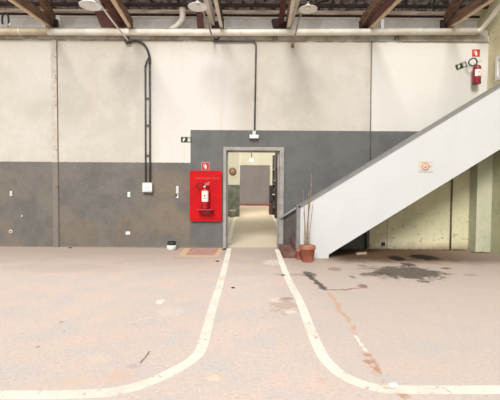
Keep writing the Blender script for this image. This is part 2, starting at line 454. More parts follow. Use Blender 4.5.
# roof sheet and purlins
slope = .42
ez = P(246, 11, WY+.5).z; ey = WY+.75
def rz(y): return ez + (ey-y)*slope
RY0 = 6.2
roof = BM()
for k in range(int((SX+.2-LX)/.18)+1):             # corrugated sheet
    x = LX+k*.18
    bar(roof, (x, ey+.1, rz(ey+.1)+.06), (x, RY0, rz(RY0)+.06), .13, .05)
A = [(LX, ey+.1), (SX+.2, ey+.1), (SX+.2, RY0), (LX, RY0)]
va = [roof.verts.new((x, y, rz(y)+.07)) for x, y in A]; vb = [roof.verts.new((x, y, rz(y)+.11)) for x, y in A]
roof.faces.new(va); roof.faces.new(vb[::-1])
for k in range(4): roof.faces.new((va[k], va[(k+1) % 4], vb[(k+1) % 4], vb[k]))
ceil = struct('ceiling', roof, 'deck')
def purlin(pyc, hpx, Y, mat, w=.07):
    z = P(246, pyc, Y).z; h = hpx*Y/FPX
    o = struct('purlin', box(BM(), (LX, Y, z-h/2), (SX+.1, Y+w, z+h/2), .006), mat, ceil); return o
purlin(17.3, 2.0, WY+.36, 'upper', .03)
purlin(11.8, 3.6, WY+.30, 'purlin')
purlin(15.2, 1.6, WY+.33, 'wood_dark')
purlin(4.6, 2.6, WY+.02, 'wood_dark')
for yq in (6.7,): struct('purlin', box(BM(), (LX, yq, rz(yq)-.06), (SX+.1, yq+.07, rz(yq)+.03), .006), 'wood_dark', ceil)

# ------------------------------------------------------------------ horizontal pipe under the roof
pipe = thing('rain_pipe', 'long white round pipe running along the top of the wall under the roof', 'pipe', P(246, 30.5, WY-.09))
yp = WY-.09
a = P(-60, 31.6, yp); b = P(48.5, 32.0, yp); c = P(476, 31.6, yp); e = P(240, 32.6, yp)
zc = c.z
pr = .066
obj('pipe_run', tube(BM(), [b, e, c], pr, 20), 'pipe_white', pipe)
o = obj('pipe_section', tube(BM(), [b+(a-b)*2.0, b], pr*.97, 20), 'pipe_tan', pipe); o['label'] = 'aged tan length of the pipe'
obj('pipe_bend', tube(BM(), smooth_path([c, P(481, 29.4, yp-.04), P(487, 22.5, yp-.16), P(496, 11.5, yp-.42), P(503, 3, yp-.62)], 7), pr*.72, 18), 'pipe_white', pipe)
for px in (130, 240, 330, 420, 20):
    q = b+(e-b)*((P(px,32,yp).x-b.x)/(e.x-b.x)) if px < 240 else e+(c-e)*((P(px,32,yp).x-e.x)/(c.x-e.x))
    obj('pipe_clip', lathe(BM(), [(pr+.001, -.012), (pr+.006, -.012), (pr+.006, .012), (pr+.001, .012)], q, (1, 0, 0), 20), 'pipe_white', pipe)

# elbow pipe
dp = thing('downpipe_elbow', 'short white pipe elbow dropping from the roof left of the middle lamp', 'pipe', P(183, 27, WY+.15))
yy = WY+.15
obj('elbow', tube(BM(), smooth_path([P(182.3, 5.5, yy), P(182.6, 13, yy), P(182, 20, yy), P(177, 26, yy), P(171, 30, yy)], 6), 3.0*yy/FPX, 16), 'pipe_white', dp)
q = P(182.6, 9, yy)
obj('collar', lathe(BM(), [(.064,-.03), (.078,-.03), (.078,.03), (.064,.03)], q), 'pipe_white', dp)

# ------------------------------------------------------------------ roof trusses
def beam_end(foot_px, top_px, Yf, s):
    """foot on the wall; follows the picture direction with rise s per metre towards the hall"""
    a = P(*foot_px, Yf)
    # find the depth where the line of sight through top_px meets the plane of the given rise
    d = ray(*top_px)
    # z = a.z + s*(Yf-y) ; point = CAM + d*t, y = t*d.y
    t = (a.z + s*Yf - CAM.z)/(d.z + s*d.y)
    b = CAM + d*t
    return a, b
def truss(label, foot, low, high, mats, lean=0, extra=None):
    Yf = WY+.05
    a, b = beam_end(foot, low, Yf, -.10)
    a2, b2 = beam_end((foot[0]-lean, foot[1]-2.5), high, Yf+.05, .40)
    t = thing('roof_truss', label, 'roof truss', a, 'timber trusses along the top of the wall')
    e = a+(b-a)*1.5; 
    obj('bottom_chord', bar(BM(), a+Vector((0,0,.07)), e+Vector((0,0,.07)), .075, .17, bev=.006), mats[0], t)
    obj('lit_lower_edge', bar(BM(), a+Vector((0,-.01,-.03)), e+Vector((0,0,-.03)), .06, .028, bev=.004), mats[3], t)  # pale strip stands in for floor bounce on the chord's underside
    e2 = a2+(b2-a2).normalized()*min(1.0, (b2-a2).length*1.6)
    obj('top_chord', bar(BM(), a2+Vector((0,0,.08)), e2+Vector((0,0,.08)), .085, .2, bev=.006), mats[1], t)
    g = (a+a2)/2
    obj('gusset', bar(BM(), g+Vector((-.13,.03,.03)), g+Vector((.10,.03,.03)), .06, .17, bev=.008), mats[2], t)
    return t
truss('tan timber roof truss at the far left, right of the hanging cable loop', (51,26.3), (13,0), (41,0), ('wood','wood','wood_dark','lit_edge'), -2)
truss('brown timber roof truss behind the leftmost lamp and its arm', (131,27.6), (114,0), (104,0), ('wood','wood_red','wood_dark','lit_edge'), 8)
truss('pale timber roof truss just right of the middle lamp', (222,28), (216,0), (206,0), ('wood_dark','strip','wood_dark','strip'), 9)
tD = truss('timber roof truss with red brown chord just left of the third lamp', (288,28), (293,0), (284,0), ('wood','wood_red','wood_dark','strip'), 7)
truss('dark red brown timber roof truss above the vertical joint of the white wall', (369,28), (397,0), (381,0), ('wood_red','wood','wood_dark','lit_edge'), 6)
truss('tan timber roof truss nearest the right corner of the hall', (449,26.8), (489,0), (460,0), ('wood','wood','wood_dark','lit_edge'), 3)
a_, b_ = beam_end((289.5, 27.5), (298.5, 0), WY+.02, .10)
obj('tie_strut', bar(BM(), a_+Vector((0,0,.05)), b_+(b_-a_).normalized()*.3+Vector((0,0,.05)), .06, .12, bev=.004), 'strip', tD)
for pts_, mt_, lab_ in ((((196,12),(202.5,12),(204,28.3),(197.5,28.3)), 'wood_red', 'red brown upright board on the wall top just left of the middle lamp arm'),
                        (((271.5,20),(281,18.5),(282,28.5),(273.5,28.5)), 'wood_dark', 'dark block on the wall top just left of the rightmost lamp truss'),
                        (((361.5,19.5),(367,18),(367.5,28.5),(359.5,28.5)), 'wood_dark', 'dark block on the wall top left of the dark red brown truss')):
    bm = BM(); prism(bm, [(P(px, py, WY+.1).x, P(px, py, WY+.1).z) for px, py in pts_], WY+.06, WY+.16)
    tag(obj('timber_block', bm, mt_), lab_, 'board')
# rusty board block next to the left lamp
b0 = P(97, 14, WY+.1); b1 = P(119, 28, WY+.1)
bm = BM(); prism(bm, [(P(95,12,WY+.1).x, P(95,12,WY+.1).z), (P(114,12,WY+.1).x, P(114,12,WY+.1).z), (P(124,28,WY+.1).x, P(124,28,WY+.1).z), (P(102,28,WY+.1).x, P(102,28,WY+.1).z)], WY+.06, WY+.16)
tag(obj('timber_block', bm, 'wood_red'), 'dark rusty brown board standing on the wall top behind the leftmost lamp arm', 'board')
# pale stub post
bm = BM(); box(bm, P(55.5, 15, WY+.2), Vector((P(60, 28, WY+.2).x, WY+.27, zb1-.059)), .006)
tag(obj('stub_post', bm, 'upper'), 'short pale post on the wall top right of the leftmost truss', 'post')
bm = BM(); box(bm, P(381, 19, WY+.12), Vector((P(384, 28.5, WY+.12).x, WY+.17, zb1+.001)), .004)
tag(obj('stub_post', bm, 'white_metal'), 'tiny white post on the wall top right of the dark red brown truss', 'post')

# ------------------------------------------------------------------ bracket lamps
def lamp(label, cpx, r_px, wall_px, via, Yl, inner, armm='strip', hh=.55):
    c = P(*cpx, Yl); r = r_px*Yl/FPX
    w = P(*wall_px, WY)
    t = thing('bracket_lamp', label, 'lamp', w, 'pendant lamps on wall brackets')
    h = r*hh
    obj('lamp_shade', lathe(BM(), [(r*.22, h), (r*.30, h*.8), (r*.55, h*.45), (r*.86, h*.12), (r, 0), (r*.985, -.012), (r*.96, 0), (r*.83, h*.11), (r*.5, h*.4), (r*.2, h*.72), (0, h*.74)], c, seg=40), inner, t)
    obj('bulb', lathe(BM(), [(0, h*.02), (r*.16, h*.06), (r*.22, h*.2), (r*.16, h*.36), (r*.1, h*.5), (r*.1, h*.7), (0, h*.72)], c), 'glass', t)
    obj('socket_cap', lathe(BM(), [(0, h*1.35), (r*.16, h*1.33), (r*.22, h*1.1), (r*.24, h*.95), (r*.2, h*.92)], c), 'grey_plastic', t)
    top = c+Vector((0,0,h*1.3))
    pts = [w+Vector((0,-.01,0))]+[P(*v[:2], v[2]) for v in via]+[top+Vector((0,.06,.05)), top]
    obj('arm', tube(BM(), smooth_path(pts, 8), .017, 12), armm, t)
    obj('wall_bracket', box(BM(), w+Vector((-.025,-.02,-.04)), w+Vector((.025,-.001,.04)), .006), 'conduit', t)
lamp('leftmost white bell lamp on a long arm above the black cable bend', (90.3,5.5), 10.6, (128.5,41), [(112,20.5,7.3),(99,2.5,6.8)], 6.7, 'white_metal', 'pipe_white', .8)
lamp('middle white bell lamp beside the white pipe elbow', (197.6,6.8), 9.6, (213.4,39.6), [(213,38.6,WY-.2),(209.5,28.5,7.4),(205.5,18,7.0)], 6.7, 'white_metal', 'arm_brown', .42)
lamp('rightmost cream bell lamp left of the dark roof trusses', (308,9.2), 9.2, (292.5,46), [(296.3,30,7.4),(299.5,18,7.0)], 6.7, 'cream_inside', 'arm_brown', .40)

# ------------------------------------------------------------------ cables and conduits
def wp(px, py, off=.03): return P(px, py, WY-off)
cd = thing('conduit_pair', 'pair of black conduits running down the wall to a grey box', 'conduit', wp(147.5, 186))
for px, top in ((145.6, 66), (150.0, 62)):
    obj('conduit', tube(BM(), [wp(px-.4, top), wp(px, 182.5)], [.016, .019][px > 148], 12), 'conduit', cd)
obj('cable', tube(BM(), smooth_path([wp(129, 41.5), wp(137, 41), wp(143.5, 44), wp(147.5, 50), wp(149.6, 58), wp(149.6, 64)], 7), .023, 12), 'black', cd)
obj('cable', tube(BM(), smooth_path([wp(149, 57, .035), wp(147, 61, .035), wp(145.3, 66, .035)], 6), .014, 10), 'black', cd)
bm = BM(); tube(bm, smooth_path([wp(129,37.5,.04), wp(125.6,39,.05), wp(125.4,42,.05), wp(128,44,.04), wp(131,43,.04)], 6), .014, 10)
obj('cable_loop', bm, 'black', cd)
jb = obj('junction_box', box(BM(), wp(142, 182.6, .09), wp(153, 192.2, .002), .012), 'grey_plastic', cd)
obj('box_lid', box(BM(), wp(143, 184.4, .097), wp(152, 190.8, .085), .004), 'white_plastic', jb)
obj('box_mark', box(BM(), wp(145.2, 187.2, .099), wp(149.6, 188, .09)), 'grey_print', jb)
for py in (98, 125, 155): obj('clamp', box(BM(), wp(144.6, py-.4, .052), wp(151, py+.4, .002), .003), 'conduit', cd)

c2 = thing('conduit_run', 'thin dark conduit from the middle lamp over and down to the door light', 'conduit', wp(255, 90))
obj('conduit', tube(BM(), [wp(214, 41.6), wp(251, 41)]+[wp(254.3, 41.6), wp(255.9, 44), wp(256, 47)]+[wp(254.6, 131)], .017, 12), 'conduit', c2)
obj('cable', tube(BM(), smooth_path([wp(213, 39), wp(216.5, 39.3), wp(218.4, 38.6), wp(219, 37.4)], 6), .018, 10), 'black', c2)
el = thing('emergency_light', 'small white emergency light box on the wall above the doorway', 'lamp', wp(254, 138.6, .0))
obj('housing', box(BM(), wp(249.5, 134.6, .075), wp(258.6, 138.6, 0), .01), 'white_plastic', el)
obj('lens', box(BM(), wp(250.3, 136.2, .085), wp(257.8, 138.3, .07), .006), 'glass', el)
obj('mount', box(BM(), wp(252.6, 130.6, .05), wp(255.8, 135, 0), .006), 'grey_plastic', el)

# vertical cover strip left and cable joint at right
zl = P(56, 162.3, WY).z
t = thing('cover_strip', 'vertical metal cover strip on the wall at left, cream above and grey below', 'cover strip', P(56.5, 246, WY))
xa, xb = P(56, 162, WY).x-.072, P(56, 162, WY).x+.045
obj('upper_strip', box(BM(), (xa, WY-.02, zl), (xb, WY-.001, zb0), .004), 'wall_strip', t)
o = obj('lower_strip', box(BM(), (xa, WY-.02, .0), (xb, WY-.001, zl), .004), 'strip_grey', t); o['label'] = 'grey painted lower half'
obj('edge_seam', box(BM(), (xb, WY-.010, .0), (xb+.012, WY-.001, zb0)), 'dark_brown', t)
for px, py in ((55.2, 57), (55.6, 75.5), (56, 78), (56, 105), (56.3, 150), (56.6, 187), (57, 230)):
    obj('screw', lathe(BM(), [(0, -.006), (.011, -.004), (.013, 0)], wp(px, py, .02), (0, 1, 0), 10), 'dark_brown', t)
bm = BM(); tube(bm, [wp(371.6, 41.5, .012), wp(370.8, 100, .012), wp(370.2, 172, .012)], .008, 8)
tag(obj('wall_cable', bm, 'dark_brown'), 'thin dark cable running straight down the white wall above the stair', 'cable')
bm = BM(); tube(bm, [wp(366.2, 216, .03), wp(366, 248.6, .03)], .024, 10)
tag(obj('wall_pipe', bm, 'conduit'), 'short dark pipe on the wall low under the stair, left of the drain hole', 'pipe')
bm = BM(); tube(bm, [wp(452.6, 168, .025), wp(450.3, 250, .025)], .016, 10)
tag(obj('wall_pipe', bm, 'dark_brown'), 'thin dark pipe down the cream wall under the stair near the pillar', 'pipe')
bm = BM(); tube(bm, [wp(387.8, 216, .006), wp(387, 248.6, .006)], .007, 8)
tag(obj('wall_cable', bm, 'strip'), 'very thin line of cable on the wall right of the drain hole', 'cable')
t = thing('wall_vent', 'small dark drain hole low on the wall under the stair', 'vent', wp(383, 246, 0))
obj('rim', box(BM(), wp(381.4, 242.2, .014), wp(384.9, 246, 0), .004), 'dark_brown', t)
obj('opening', box(BM(), wp(381.9, 242.7, .018), wp(384.4, 245.5, .004)), 'black', t)

# hanging loop, loose wires
bm = BM(); q = [(2.6,24),(2.2,18),(3.6,13.5),(6,12.8),(8,16),(8.6,20)]
tube(bm, smooth_path([P(a, b, WY-.02) for a, b in q]+[P(8.4, 27.5, WY)], 6), .020, 10)
tag(obj('cable_loop', bm, 'black'), 'loop of black cable hanging by the pipe at the far upper left', 'cable')
bm = BM(); lathe(bm, [(0, -.03), (.03, -.03), (.045, -.01), (.045, .05), (.02, .07), (0, .07)], P(9.5, 26, WY+.02))
tag(obj('porcelain_insulator', bm, 'pipe_white'), 'small pale insulator under the black cable loop at far upper left', 'insulator')
for xa_, xb_, lab in ((334, 332.5, 'black hanger strap under the roof just right of the rightmost lamp'), (408, 404.5, 'black hanger strap under the roof between the two rightmost trusses, left one'), (436, 432, 'black hanger strap under the roof beside the rightmost truss')):
    bm = BM(); bar(bm, P(xa_, -3, WY-.10), P(xb_, 7.5, WY-.05), .03, .05)
    tag(obj('roof_hanger', bm, 'black'), lab, 'strap')
for px, lab in ((275, 'small dark hook on the concrete beam above the doorway side of the wall'), (397, 'small dark hook on the concrete beam near the right trusses')):
    bm = BM(); q = wp(px, 38, .045); k = WY/FPX
    tube(bm, [q+Vector((-1.6*k,0,-2.2*k)), q+Vector((-1.6*k,0,1.6*k)), q+Vector((1.8*k,0,1.9*k)), q+Vector((1.4*k,0,-2.0*k))], .011, 8)
    tube(bm, [q+Vector((-1.6*k,0,0)), q+Vector((-1.6*k,.03,0))], .011, 8)
    tag(obj('wall_hook', bm, 'dark_brown'), lab, 'hook')

# ------------------------------------------------------------------ small wall fittings
def plate(px, py, w, h, mat, label, name='socket_plate', cat='socket', slot=True):
    t = thing(name, label, cat, wp(px, py+h/2, 0))
    obj('cover', box(BM(), wp(px-w/2, py-h/2, .02), wp(px+w/2, py+h/2, 0), .006), mat, t)
    if slot: obj('insert', box(BM(), wp(px-w*.2, py-h*.28, .024), wp(px+w*.2, py+h*.28, .01), .003), 'grey_plastic', t)
    return t
plate(129, 194.6, 3.2, 5.2, 'white_plastic', 'white upright switch plate on the grey wall left of the conduit box', 'switch_plate', 'switch')
plate(128, 233.2, 4.8, 3.2, 'white_plastic', 'white horizontal socket plate low on the grey wall')
plate(11.2, 193.6, 3.2, 5.2, 'grey_plastic', 'small pale switch plate on the grey wall at far left', 'switch_plate', 'switch')
plate(22, 216, 1.8, 2.2, 'grey_plastic', 'tiny pale fitting on the grey wall between plates at far left', 'wall_fitting', 'fitting', False)
bm = BM(); lathe(bm, [(.022, -.012), (.040, -.012), (.042, 0), (.022, 0)], wp(11, 231.6, 0), (0, 1, 0), 20)
tag(obj('wall_ring', bm, 'strip'), 'small pale ring low on the grey wall at far left', 'ring')
t = thing('wall_thermometer', 'narrow pale strip with a black button on the wall left of the red board', 'fitting', wp(177.4, 197, 0))
obj('strip', box(BM(), wp(176, 186, .015), wp(178.8, 193.6, 0), .004), 'grey_plastic', t)
obj('button', lathe(BM(), [(0, -.02), (.022, -.018), (.024, 0)], wp(176.5, 195.4, 0), (0, 1, 0), 16), 'black', t)
obj('base', box(BM(), wp(176.2, 194.4, .01), wp(178.4, 198, 0), .004), 'white_plastic', t)

# ------------------------------------------------------------------ door frame and threshold
fx0 = P(223.2, 200, WY).x; fx1 = P(283.6, 200, WY).x; fz = P(252, 147.2, WY).z
door = bpy.data.objects.new('door_1', None); C.objects.link(door); door.location = ((fx0+fx1)/2, WY, 0); door['kind'] = 'structure'
bm = BM()
box(bm, (fx0, WY-.035, 0), (dx0+.004, WY+WT+.02, dz), .008); box(bm, (dx1-.004, WY-.035, 0), (fx1, WY+WT+.02, dz), .008)
box(bm, (fx0, WY-.035, dz-.004), (fx1, WY+WT+.02, fz), .008)
struct('door_frame', bm, 'frame', door)
bm = BM(); box(bm, (dx1-.03, WY+.05, 0), (dx1-.006, WY+WT, dz-.01), .004); box(bm, (dx0+.006, WY+.05, 0), (dx0+.03, WY+WT, dz-.01), .004); box(bm, (dx0+.006, WY+.05, dz-.03), (dx1-.006, WY+WT, dz-.006), .004)
struct('door_stop', bm, 'frame', door)

# ------------------------------------------------------------------ red board, extinguishers, signs
def rrect(bm, x0, z0, x1, z1, r, y0, y1, n=5):
    pts = []
    for cx, cz, a0 in ((x1-r, z0+r, -90), (x1-r, z1-r, 0), (x0+r, z1-r, 90), (x0+r, z0+r, 180)):
        for k in range(n+1):
            a = math.radians(a0+90*k/n); pts.append((cx+r*math.cos(a), cz+r*math.sin(a)))
    return prism(bm, pts, y0, y1)
a = P(189.6, 221.2, WY-.05); b = P(221.9, 170.8, WY-.05)
t = thing('extinguisher_board', 'large bright red board on the grey wall left of the doorway', 'board', ((a.x+b.x)/2, WY, a.z))
obj('back_panel', rrect(BM(), a.x, a.z, b.x, b.z, .05, WY-.035, WY), 'board_red', t)
bm = BM(); n = 5
rrect(bm, a.x, a.z, b.x, b.z, .05, WY-.055, WY-.03)
rrect(bm, a.x+.045, a.z+.045, b.x-.045, b.z-.045, .035, WY-.062, WY-.05)
obj('raised_face', bm, 'board_red', t)
s0 = P(197.5, 209.6, WY-.2); s1 = P(213, 208.2, WY-.2)
sh = obj('shelf', box(BM(), (s0.x, WY-.26, s0.z-.012), (s1.x, WY-.05, s0.z+.012), .006), 'sign_red', t)
bm = BM(); prism(bm, [(0,0)]*0 or [(s0.x+.08, s0.z-.012), (s1.x-.04, s0.z-.012), (s1.x-.06, s0.z-.10), (s0.x+.1, s0.z-.10)], WY-.14, WY-.055)
obj('shaded_bracket', bm, 'ext_dark', sh)  # bracket colour darkened to hold the shade beneath the shelf
bm = BM(); random.seed(3); px = 195.5
while px < 219:
    w = random.choice((.5, .7, .9)); box(bm, P(px, 177.3+random.random()*.3, WY-.066), P(px+w, 179.2-random.random()*.3, WY-.066)+Vector((0,.006,0))); px += w+random.choice((.35, .45, .8))
obj('lettering', bm, 'letter', t)

def extinguisher(label, base, r, h, mat, hose, lab=(.45,.75)):
    t = thing('fire_extinguisher', label, 'fire extinguisher', base)
    hb = h*.80
    obj('cylinder', lathe(BM(), [(0, 0), (r*.85, 0), (r*.95, .01), (r, .03), (r, hb*.84), (r*.93, hb*.92), (r*.7, hb*.97), (r*.35, hb), (0, hb)], base, seg=32), mat, t)
    obj('base_ring', lathe(BM(), [(r*.9, 0), (r*1.03, 0), (r*1.03, .03), (r*.98, .035)], base, seg=32), mat if mat == 'ext_dark' else 'ext_red', t)
    v = obj('valve', lathe(BM(), [(0, hb-.01), (r*.34, hb-.01), (r*.30, hb+h*.05), (r*.36, hb+h*.06), (r*.30, hb+h*.11), (0, hb+h*.11)], base), 'brass', t)
    top = Vector(base)+Vector((0,0,hb+h*.09))
    bm = BM(); bar(bm, top+Vector((-.01,0,.0)), top+Vector((.085,-.01,.03)), .018, .010); bar(bm, top+Vector((-.01,0,.03)), top+Vector((.09,-.01,.065)), .018, .008)
    obj('handle', bm, 'rail', v)
    obj('gauge', lathe(BM(), [(0,-.03), (.018,-.03), (.02,-.015), (.012, 0)], top+Vector((-.012,-.02,-.03)), (0,1,0), 16), 'sign_white', v)
    obj('hose', tube(BM(), smooth_path([top+Vector(p) for p in hose], 8), .013, 10), 'black', t)
    # wrapped paper label
    bm = BM(); z0, z1 = hb*lab[0], hb*lab[1]; n = 14; rows = []
    for k in range(n+1):
        a_ = math.radians(-90-58+116*k/n); x, y = math.cos(a_)*(r+.002), math.sin(a_)*(r+.002)
        rows.append((bm.verts.new(Vector(base)+Vector((x,y,z0))), bm.verts.new(Vector(base)+Vector((x,y,z1)))))
    for p, q in zip(rows, rows[1:]):
        f = bm.faces.new((p[0], q[0], q[1], p[1])); f.smooth = True
    lb = obj('paper_label', bm, 'sign_white', t)
    bm = BM(); zc_ = Vector(base)+Vector((0,-r-.005,(z0+z1)/2))
    box(bm, zc_+Vector((-.018,0,-.01)), zc_+Vector((.014,.004,.035)), .002)
    box(bm, zc_+Vector((-.03,0,-.05)), zc_+Vector((.03,.004,-.04))); 
    obj('label_print', bm, 'grey_print' if mat == 'ext_dark' else 'cap', lb)
    return t
yb = WY-.155
eb = P(205.2, 208.0, yb); et = P(205.2, 181.5, yb)
extinguisher('bright red fire extinguisher with white label standing on the red board shelf', (eb.x, yb, s0.z+.0125), .078, et.z-eb.z, 'ext_red',
    [(0,-.01,-.02), (-.05,-.03,.03), (-.12,-.03,.045), (-.175,-.02,-.0), (-.165,-.015,-.05)], (.35,.86))
ye = WY-.10
eb = P(476.6, 84.0, ye); et = P(478.5, 60.5, ye)
t2 = extinguisher('dark red fire extinguisher hung high on the white wall by the right corner', (eb.x, ye, eb.z), .077, et.z-eb.z, 'ext_dark',
    [(0,-.01,-.01), (-.05,-.03,.075), (-.12,-.03,.085), (-.19,-.03,.03), (-.185,-.03,-.03), (-.12,-.04,-.07), (-.05,-.05,-.03), (-.03,-.05,.03)], (.38,.74))
obj('wall_hook', box(BM(), (eb.x-.02, ye+.03, eb.z+.3), (eb.x+.02, WY, eb.z+.34), .004), 'rail', t2)

def ext_sign(label, px, py, s, mat, group=None):
    t = thing('extinguisher_sign', label, 'sign', wp(px, py+s/2, 0))
    obj('sign_plate', box(BM(), wp(px-s/2, py-s/2, .006), wp(px+s/2, py+s/2, 0), .002), mat, t)
    u = s*WY/FPX; c = wp(px, py, .008); bm = BM()
    y0, y1 = c.y-.002, c.y+.003
    rrect(bm, c.x-.10*u, c.z-.32*u, c.x+.16*u, c.z+.14*u, .05*u, y0, y1)
    prism(bm, [(c.x-.02*u, c.z+.14*u), (c.x+.08*u, c.z+.14*u), (c.x+.08*u, c.z+.26*u), (c.x-.02*u, c.z+.26*u)], y0, y1)
    prism(bm, [(c.x-.22*u, c.z+.20*u), (c.x+.02*u, c.z+.24*u), (c.x+.02*u, c.z+.30*u), (c.x-.24*u, c.z+.26*u)], y0, y1)
    prism(bm, [(c.x-.28*u, c.z-.1*u), (c.x-.22*u, c.z-.1*u), (c.x-.20*u, c.z+.24*u), (c.x-.25*u, c.z+.26*u)], y0, y1)
    obj('extinguisher_symbol', bm, 'sign_white', t)
    return t
t = ext_sign('small red square extinguisher sign just above the red board', 205.4, 166.2, 7.2, 'sign_red')
bm = BM(); box(bm, wp(205.4-4.1, 166.2-4.1, .003), wp(205.4+4.1, 166.2+4.1, 0)); obj('sign_border', bm, 'clock_face', t)
t = ext_sign('orange red square extinguisher sign high on the white wall above the dark red extinguisher', 476, 53, 7.4, 'sign_red2')

def exit_sign(label, px, py, w, h, rot):
    c = wp(px, py, 0); k = WY/FPX; W, H = w*k, h*k
    t = thing('exit_sign', label, 'sign', c)
    R = Matrix.Rotation(rot, 4, Vector((0,-1,0)))
    def fin(bm, nm, mat):
        for v in bm.verts: v.co = c + R @ (v.co)
        return obj(nm, bm, mat, t)
    bm = BM(); rrect(bm, -W/2, -H/2, W/2, H/2, .008, -.006, 0); fin(bm, 'sign_plate', 'sign_green')
    bm = BM(); prism(bm, [(.12*W,-.42*H), (.41*W,-.42*H), (.41*W,.42*H), (.12*W,.42*H)], -.009, -.004); fin(bm, 'doorway_symbol', 'sign_pale')
    bm = BM()                                                     # running figure and arrow
    lathe(bm, [(0,-.012), (.07*W,-.012), (.07*W,-.004)], (-.2*W, 0, .24*H), (0,1,0), 12)
    prism(bm, [(-.36*W,-.10*H), (-.14*W,-.12*H), (-.1*W,.12*H), (-.28*W,.16*H)], -.012, -.004)
    prism(bm, [(-.34*W,-.36*H), (-.27*W,-.36*H), (-.16*W,-.10*H), (-.28*W,-.08*H)], -.012, -.004)
    fin(bm, 'running_figure', 'sign_white')
    bm = BM(); prism(bm, [(.18*W,-.05*H), (.27*W,-.35*H), (.36*W,-.05*H)], -.012, -.006); prism(bm, [(.23*W,-.06*H), (.31*W,-.06*H), (.31*W,.0*H), (.23*W,.0*H)], -.012, -.006)
    fin(bm, 'arrow', 'sign_white')
exit_sign('green and white exit sign on the white wall above the red board', 186.3, 139.7, 10.6, 5.4, 0)
exit_sign('tilted dark green exit sign high on the white wall left of the dark red extinguisher', 461.2, 65.8, 11.2, 5.2, math.radians(21))

# ------------------------------------------------------------------ staircase
YB = YP+.12
xe = SX-.03
def pt(px, py): q = P(px, py, YP); return (q.x, q.z)
A0 = pt(299.3, 205.6); A1 = pt(500, 84.6); sl = (A1[1]-A0[1])/(A1[0]-A0[0])
B0 = pt(328.6, 254.5); B1 = pt(500, 149.3); sb = (B1[1]-B0[1])/(B1[0]-B0[0])
stair = thing('staircase', 'staircase with solid white sloping side panel rising to the right', 'staircase', ((A0[0]+xe)/2, YP+.5, 0))
poly = [(A0[0], 0), (B0[0], 0), (B0[0]+.004, B0[1]), (xe, B0[1]+sb*(xe-B0[0])), (xe, A0[1]+sl*(xe-A0[0])), A0]
bm = BM(); prism(bm, poly, YP, YB)
obj('side_panel', bm, 'panel_white', stair)
bm = BM()
bar(bm, (A0[0]-.02, (YP+YB)/2, A0[1]-.03), (xe-.05, (YP+YB)/2, A0[1]+sl*(xe-.05-A0[0])-.01), .15, .05, bev=.006)
obj('panel_cap', bm, 'cap', stair)
obj('end_post', box(BM(), (A0[0]-.045, YP-.015, 0), (A0[0]+.022, YB+.015, A0[1]), .006), 'cap', stair)
rise = .15; run = rise/sl; x0 = F(281.5, 257, 0).x
k = 0
while True:
    xs = x0+.02+k*run
    if xs+run > xe: break
    zt = .105+rise*k
    bm = BM()
    y0 = YB+.001 if k else YP-.02
    box(bm, (xs, YB+.002, max(0, zt-rise-.10) if k else 0), (min(xs+run+.03, xe), WY-.012, zt), .008)
    if k == 0: box(bm, (xs, YP-.0, 0), (A0[0]-.05, YB+.002, zt), .004)
    obj('step', bm, 'step' if k < 2 else 'step2', stair)
    k += 1
zs = rise*k
zc0 = P(281, 219, WY-.01)
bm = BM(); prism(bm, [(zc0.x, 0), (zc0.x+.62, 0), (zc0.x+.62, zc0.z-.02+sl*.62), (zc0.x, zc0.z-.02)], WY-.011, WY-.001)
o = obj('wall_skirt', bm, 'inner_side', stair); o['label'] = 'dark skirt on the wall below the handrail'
# sloping concrete slab under the steps
xs0 = B0[0]
bm = BM(); prism(bm, [(xs0, B0[1]-.02), (xe, B0[1]+sb*(xe-xs0)-.0), (xe, B0[1]+sb*(xe-xs0)+.14), (xs0, B0[1]+.12)], YB+.002, WY-.012)
obj('soffit_slab', bm, 'step2', stair)
t = thing('handrail', 'pale sloping handrail on the wall right of the doorway', 'handrail', P(290, 213, WY-.06))
h0 = P(280.6, 218, WY-.07); h1 = P(300, 205.6, WY-.07); hd = (h1-h0)
obj('rail', tube(BM(), [h0, h0+hd*2.2], .022, 12), 'rail', t)
for f_ in (.12, 1.7):
    q = h0+hd*f_; obj('rail_bracket', tube(BM(), [q, q+Vector((0,.04,-.04)), q+Vector((0,.07,-.04))], .010, 8), 'rail', t)

# small notice on the stair panel
c = P(425.6, 166.6, YP); k = YP/FPX; W, H = 14.6*k, 11.4*k
t = thing('notice', 'small white notice with orange emblem on the stair side panel', 'sign', (c.x, YP, c.z-H/2))
obj('sign_plate', box(BM(), (c.x-W/2, YP-.006, c.z-H/2), (c.x+W/2, YP-.001, c.z+H/2), .002), 'notice', t)
bm = BM(); lathe(bm, [(.050, -.003), (.072, -.003), (.072, .003), (.050, .003)], (c.x-.005, YP-.007, c.z), (0,1,0), 24)
lathe(bm, [(0, -.003), (.026, -.003), (.026, .003)], (c.x-.005, YP-.007, c.z-.005), (0,1,0), 16)
for s in (-1, 1): prism(bm, [(c.x+s*.066, c.z-.018), (c.x+s*.105, c.z), (c.x+s*.066, c.z+.026)], YP-.010, YP-.004)
obj('emblem', bm, 'orange_print', t)
bm = BM(); x = c.x-.09; random.seed(5)
while x < c.x+.085:
    w = random.choice((.008, .012)); box(bm, (x, YP-.009, c.z+.074), (x+w, YP-.005, c.z+.088)); x += w+.005
obj('print_line', bm, 'orange_print', t)
bm = BM(); box(bm, (c.x-W*.42, YP-.009, c.z-H*.42), (c.x+W*.44, YP-.005, c.z-H*.33)); box(bm, (c.x-W*.46, YP-.009, c.z-H*.30), (c.x-W*.05, YP-.005, c.z-H*.26))
obj('print_band', bm, 'grey_print', t)

